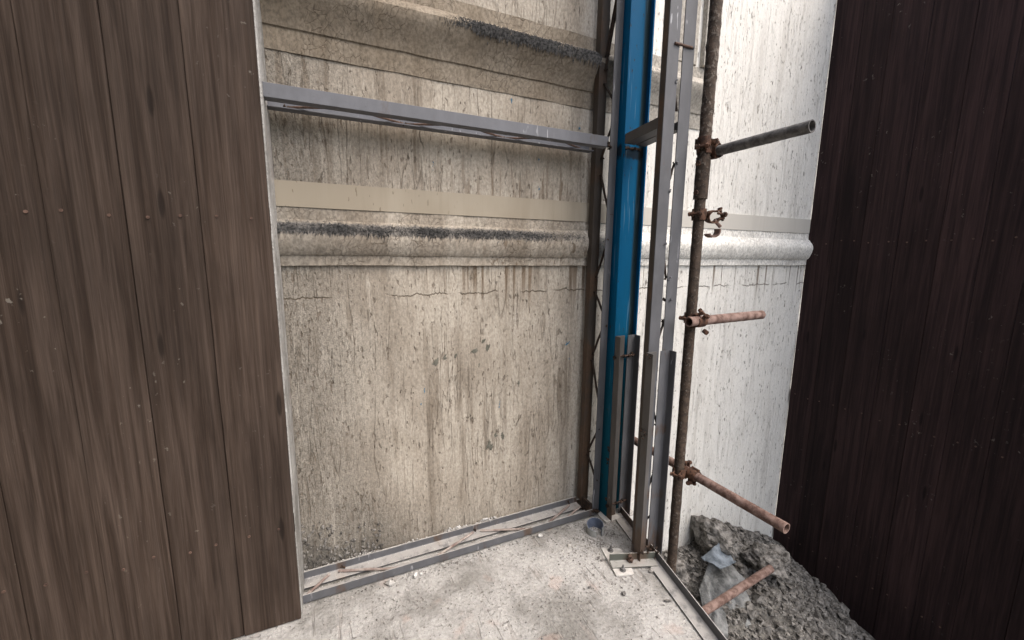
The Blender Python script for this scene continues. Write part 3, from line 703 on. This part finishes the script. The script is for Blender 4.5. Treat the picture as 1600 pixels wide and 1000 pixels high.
# tubes
def xtube(nm, label, p, q, r, mat, n=60, rough=.0012, grp='horizontal scaffold tubes'):
    bm = bmesh.new(); pipe(bm, p, q, r, n=n, rough=rough); return tag(obj(nm, bm, mat, smooth=True), label, 'scaffold tube', grp)
xtube('scaffold_tube', 'grey scaffold tube clamped highest on the upright pole', (1.636, 1.440, 1.972), (1.642, .98, 1.975), .0225, 'pipe_grey')
xtube('scaffold_tube', 'pinkish scaffold tube with an open end, clamped mid height on the pole', (1.508, 1.343, 1.209), (2.06, 1.374, 1.21), .0225, 'pipe')
xtube('scaffold_tube', 'rusty scaffold tube passing behind the columns, clamped lowest on the pole', (1.628, 1.955, .42), (1.646, .90, .422), .0222, 'pipe')
xtube('scaffold_tube', 'pinkish scaffold tube low in the pit, in front of the grey cloth', (1.72, 1.39, -.50), (2.55, 1.46, -.50), .023, 'pipe')
t, band = coupler('rusty double coupler holding the highest grey tube', (PX, PY, 1.975), 0); band((PX, PY, 1.985), Z_, .0245, (-.9, -.5, 0)); band((1.636, 1.385, 1.972), Y_, .0235, (.5, 0, .75))
band((PX, PY, 2.005), Z_, .0245, (.6, -.8, 0))
t, band = coupler('rusty coupler behind the open pipe end at mid height', (PX, PY, 1.22), 0); band((PX, PY, 1.215), Z_, .024, (-.95, -.1, 0)); band((PX - .005, 1.348, 1.210), X_, .023, (0, -.5, .85))
bm = bmesh.new(); tube(bm, [(PX + .01, 1.33, 1.165), (PX + .01, 1.31, 1.155)], .011, 6); obj('nut', bm, 'clamp', t)
t, band = coupler('rusty coupler holding the lowest tube against the pole', (PX, PY, .43), 0); band((PX, PY, .425), Z_, .024, (-.9, -.45, 0)); band((1.636, 1.41, .42), Y_, .0228, (.3, 0, .95)); band((1.636, 1.352, .42), Y_, .0228, (-.3, 0, -.95))
# loose swivel coupler with one half hanging open
t, band = coupler('loose rusty swivel coupler hanging open from the pole below its sleeve', (PX, PY, 1.69), 0)
band((PX, PY, 1.695), Z_, .024, (-.95, -.3, 0)); band((PX + .052, PY - .03, 1.685), (.35, .85, .1), .022, (.9, 0, .35), 42)
bm = bmesh.new(); A = []
for i in range(13):
    th = math.radians(-150 + 170 * i / 12); c = Vector((PX + .052, PY - .035, 1.622)); dv = Vector((math.cos(th), -.25 * math.cos(th), math.sin(th)))
    A.append([bm.verts.new(c + dv * rr + Vector((.2, .95, 0)) * h) for rr, h in ((.024, -.020), (.031, -.020), (.031, .020), (.024, .020))])
for a, b in zip(A, A[1:]):
    for k in range(4): bm.faces.new((a[k], a[(k + 1) % 4], b[(k + 1) % 4], b[k]))
bm.faces.new(A[0]); bm.faces.new(A[-1][::-1]); obj('hanging_flap', bm, 'pipe', t, .0012)
bm = bmesh.new(); tube(bm, [(PX + .06, PY - .05, 1.70), (PX + .095, PY - .06, 1.695)], .006, 8); tube(bm, [(PX + .088, PY - .06, 1.696), (PX + .10, PY - .062, 1.694)], .012, 6); obj('bolt', bm, 'clamp', t)
bm = bmesh.new(); tube(bm, [(PX + .055, PY - .04, 1.67), (PX + .085, PY - .05, 1.64)], .008, 8); obj('swing_bolt', bm, 'pipe', t, smooth=True)

# ------------------------------------------------------------------ pit contents
pl = []
for _ in range(12000):
    y = 1.96 - 1.9 * random.random() ** 1.5; x = random.uniform(1.45, 3.35)
    if x < edge_x(y) + .02: continue
    r = min(.05, .004 + random.expovariate(1 / .008)); pl.append((x, y, pit_z(x, y) + r * .2, r))
stuff(shards('rubble', pl, 'rubble')); o = bpy.data.objects['rubble']; o['label'] = 'broken grey rubble covering the pit beside the slab'; o['category'] = 'rubble'
for nm, lab, p, r, sq in (('concrete_lump', 'large earthy lump of concrete in the pit, right of the blue grey scrap', (2.45, 1.80, -.46), .13, (1.2, .8, .8)),
                          ('concrete_lump', 'rounded pale lump of concrete against the slab edge, left of the grey cloth', (1.98, 1.72, -.56), .10, (.9, .8, 1)),
                          ('concrete_lump', 'dark lump of concrete behind the grey cloth near the right wall', (2.66, 1.55, -.54), .12, (.9, 1, .8))):
    bm = bmesh.new(); lump(bm, p, r, 4, sq, .22)
    for v in bm.verts: v.co += (v.co - Vector(p)) * (.16 * mn.fractal(v.co * 9, .7, 2, 5) + .10 * mn.noise(v.co * 40))
    tag(obj(nm, bm, 'rubble'), lab, 'lump', 'concrete lumps in the pit')
def cloth(nm, pts, mat, label, cat, n=26, fold=.03, f=9, th=.003):
    """bilinear patch over four corners with folds"""
    a, b, c, d = map(Vector, pts); bm = bmesh.new(); G = []
    for j in range(n + 1):
        r = []
        for i in range(n + 1):
            u, v = i / n, j / n; p = a.lerp(b, u).lerp(d.lerp(c, u), v)
            p += Vector((0, -.25, 1)) * fold * (mn.fractal(Vector((u * f * .35 + v * 1.5, v * f * .18, 7)), 1, 2, 4) + .5 * math.sin(u * f + v * 3) * math.sin(v * 3.1))
            r.append(bm.verts.new(p + Vector((random.uniform(-.002, .002),) * 3)))
        G.append(r)
    for p, q in zip(G, G[1:]):
        for i in range(n): bm.faces.new((p[i], p[i + 1], q[i + 1], q[i]))
    o = obj(nm, bm, mat, smooth=True); s = o.modifiers.new('thick', 'SOLIDIFY'); s.thickness = th; return tag(o, label, cat)
cloth('cloth', [(2.10, 1.62, -.62), (2.36, 1.74, -.50), (2.62, 1.33, -.76), (1.86, 1.22, -.84)], 'rag', 'dirty grey cloth slumped over the rubble in the pit', 'cloth', 34, .06, 9)
cloth('metal_scrap', [(2.19, 1.70, -.48), (2.40, 1.72, -.44), (2.44, 1.62, -.53), (2.24, 1.58, -.50)], 'scrap', 'bent blue grey sheet scrap lying above the grey cloth', 'scrap', 10, .03, 4, .002)

# ------------------------------------------------------------------ debris on the slab
def stone(x, y, r, mat, label, sq=(1, .8, .7)):
    bm = bmesh.new(); lump(bm, (x, y, r * .5), r, 2, sq, .3); tag(obj('pebble', bm, mat), label, 'stone', 'loose stones on the slab')
stone(.99, 1.757, .014, 'mortar', 'white stone touching the bottom beam, third of its length from the columns')
stone(1.09, 1.632, .009, 'gravel', 'small flat stone on bare slab left of the plastic pipe ring')
stone(.203, 1.748, .016, 'mortar', 'roundest white stone in front of the bottom beam, nearest the left wall', (1.2, .9, .7))
stone(.318, 1.752, .013, 'mortar', 'white stone beside two crumbs, second from the left along the beam')
stone(.345, 1.751, .008, 'mortar', 'small crumb right against the second white stone along the beam')
stone(.458, 1.766, .008, 'mortar', 'small white crumb in the shadow of the bottom beam')
stone(1.148, 1.265, .012, 'darkstone', 'dark pebble on the slab below the anchor plate')
stone(1.301, 1.155, .009, 'darkstone', 'long dark chip on the slab close to the edge angle', (1.8, .6, .5))
stone(1.36, 1.318, .013, 'gravel', 'pale stone at the corner where the foot angle meets the edge angle')
stone(1.03, 1.358, .008, 'darkstone', 'small dark chip left of the anchor plate corner', (1, .6, .6))
pl = []
for _ in range(2600):
    q = random.random()
    if q < .45: x, y = random.gauss(1.30, .10), random.gauss(1.60, .07)
    elif q < .6: x, y = random.uniform(-.15, 1.3), 1.785 - abs(random.gauss(0, .02))
    else: x, y = random.uniform(-.1, 1.4), random.uniform(.7, 1.78)
    if x > edge_x(y) - .07 or y > 1.78: continue
    r = .0012 + random.expovariate(1 / .0013); pl.append((x, y, 0, min(r, .007)))
o = stuff(shards('gravel', pl, 'gravel')); o['label'] = 'fine grit and crumbs scattered over the pale slab'; o['category'] = 'grit'
pl = []
for _ in range(1500):
    x = random.uniform(WX0, 1.33); w = max(0, mn.noise(Vector((x * 6, 3, 0))) + .35) * (1 if x < .9 else .35)
    r = random.uniform(.002, .007) * (.4 + w); pl.append((x, random.uniform(1.938, 1.966), .012 + .036 * w * random.random() + .008, r))
for _ in range(700):
    y = random.choice((random.uniform(1.80, 1.845), random.uniform(1.87, 1.925))); x = random.uniform(WX0, 1.3)
    r = random.uniform(.001, .003); pl.append((x, y, .0155, r))
o = stuff(shards('mortar_crumbs', pl, 'mortar')); o['label'] = 'white mortar crumbs packed between the bottom beam and the wall'; o['category'] = 'mortar'
bm = bmesh.new(); box(bm, WX0, 1.334, 1.933, 1.969, .0, .022); o = struct(obj('mortar_bed', bm, 'mortar'))
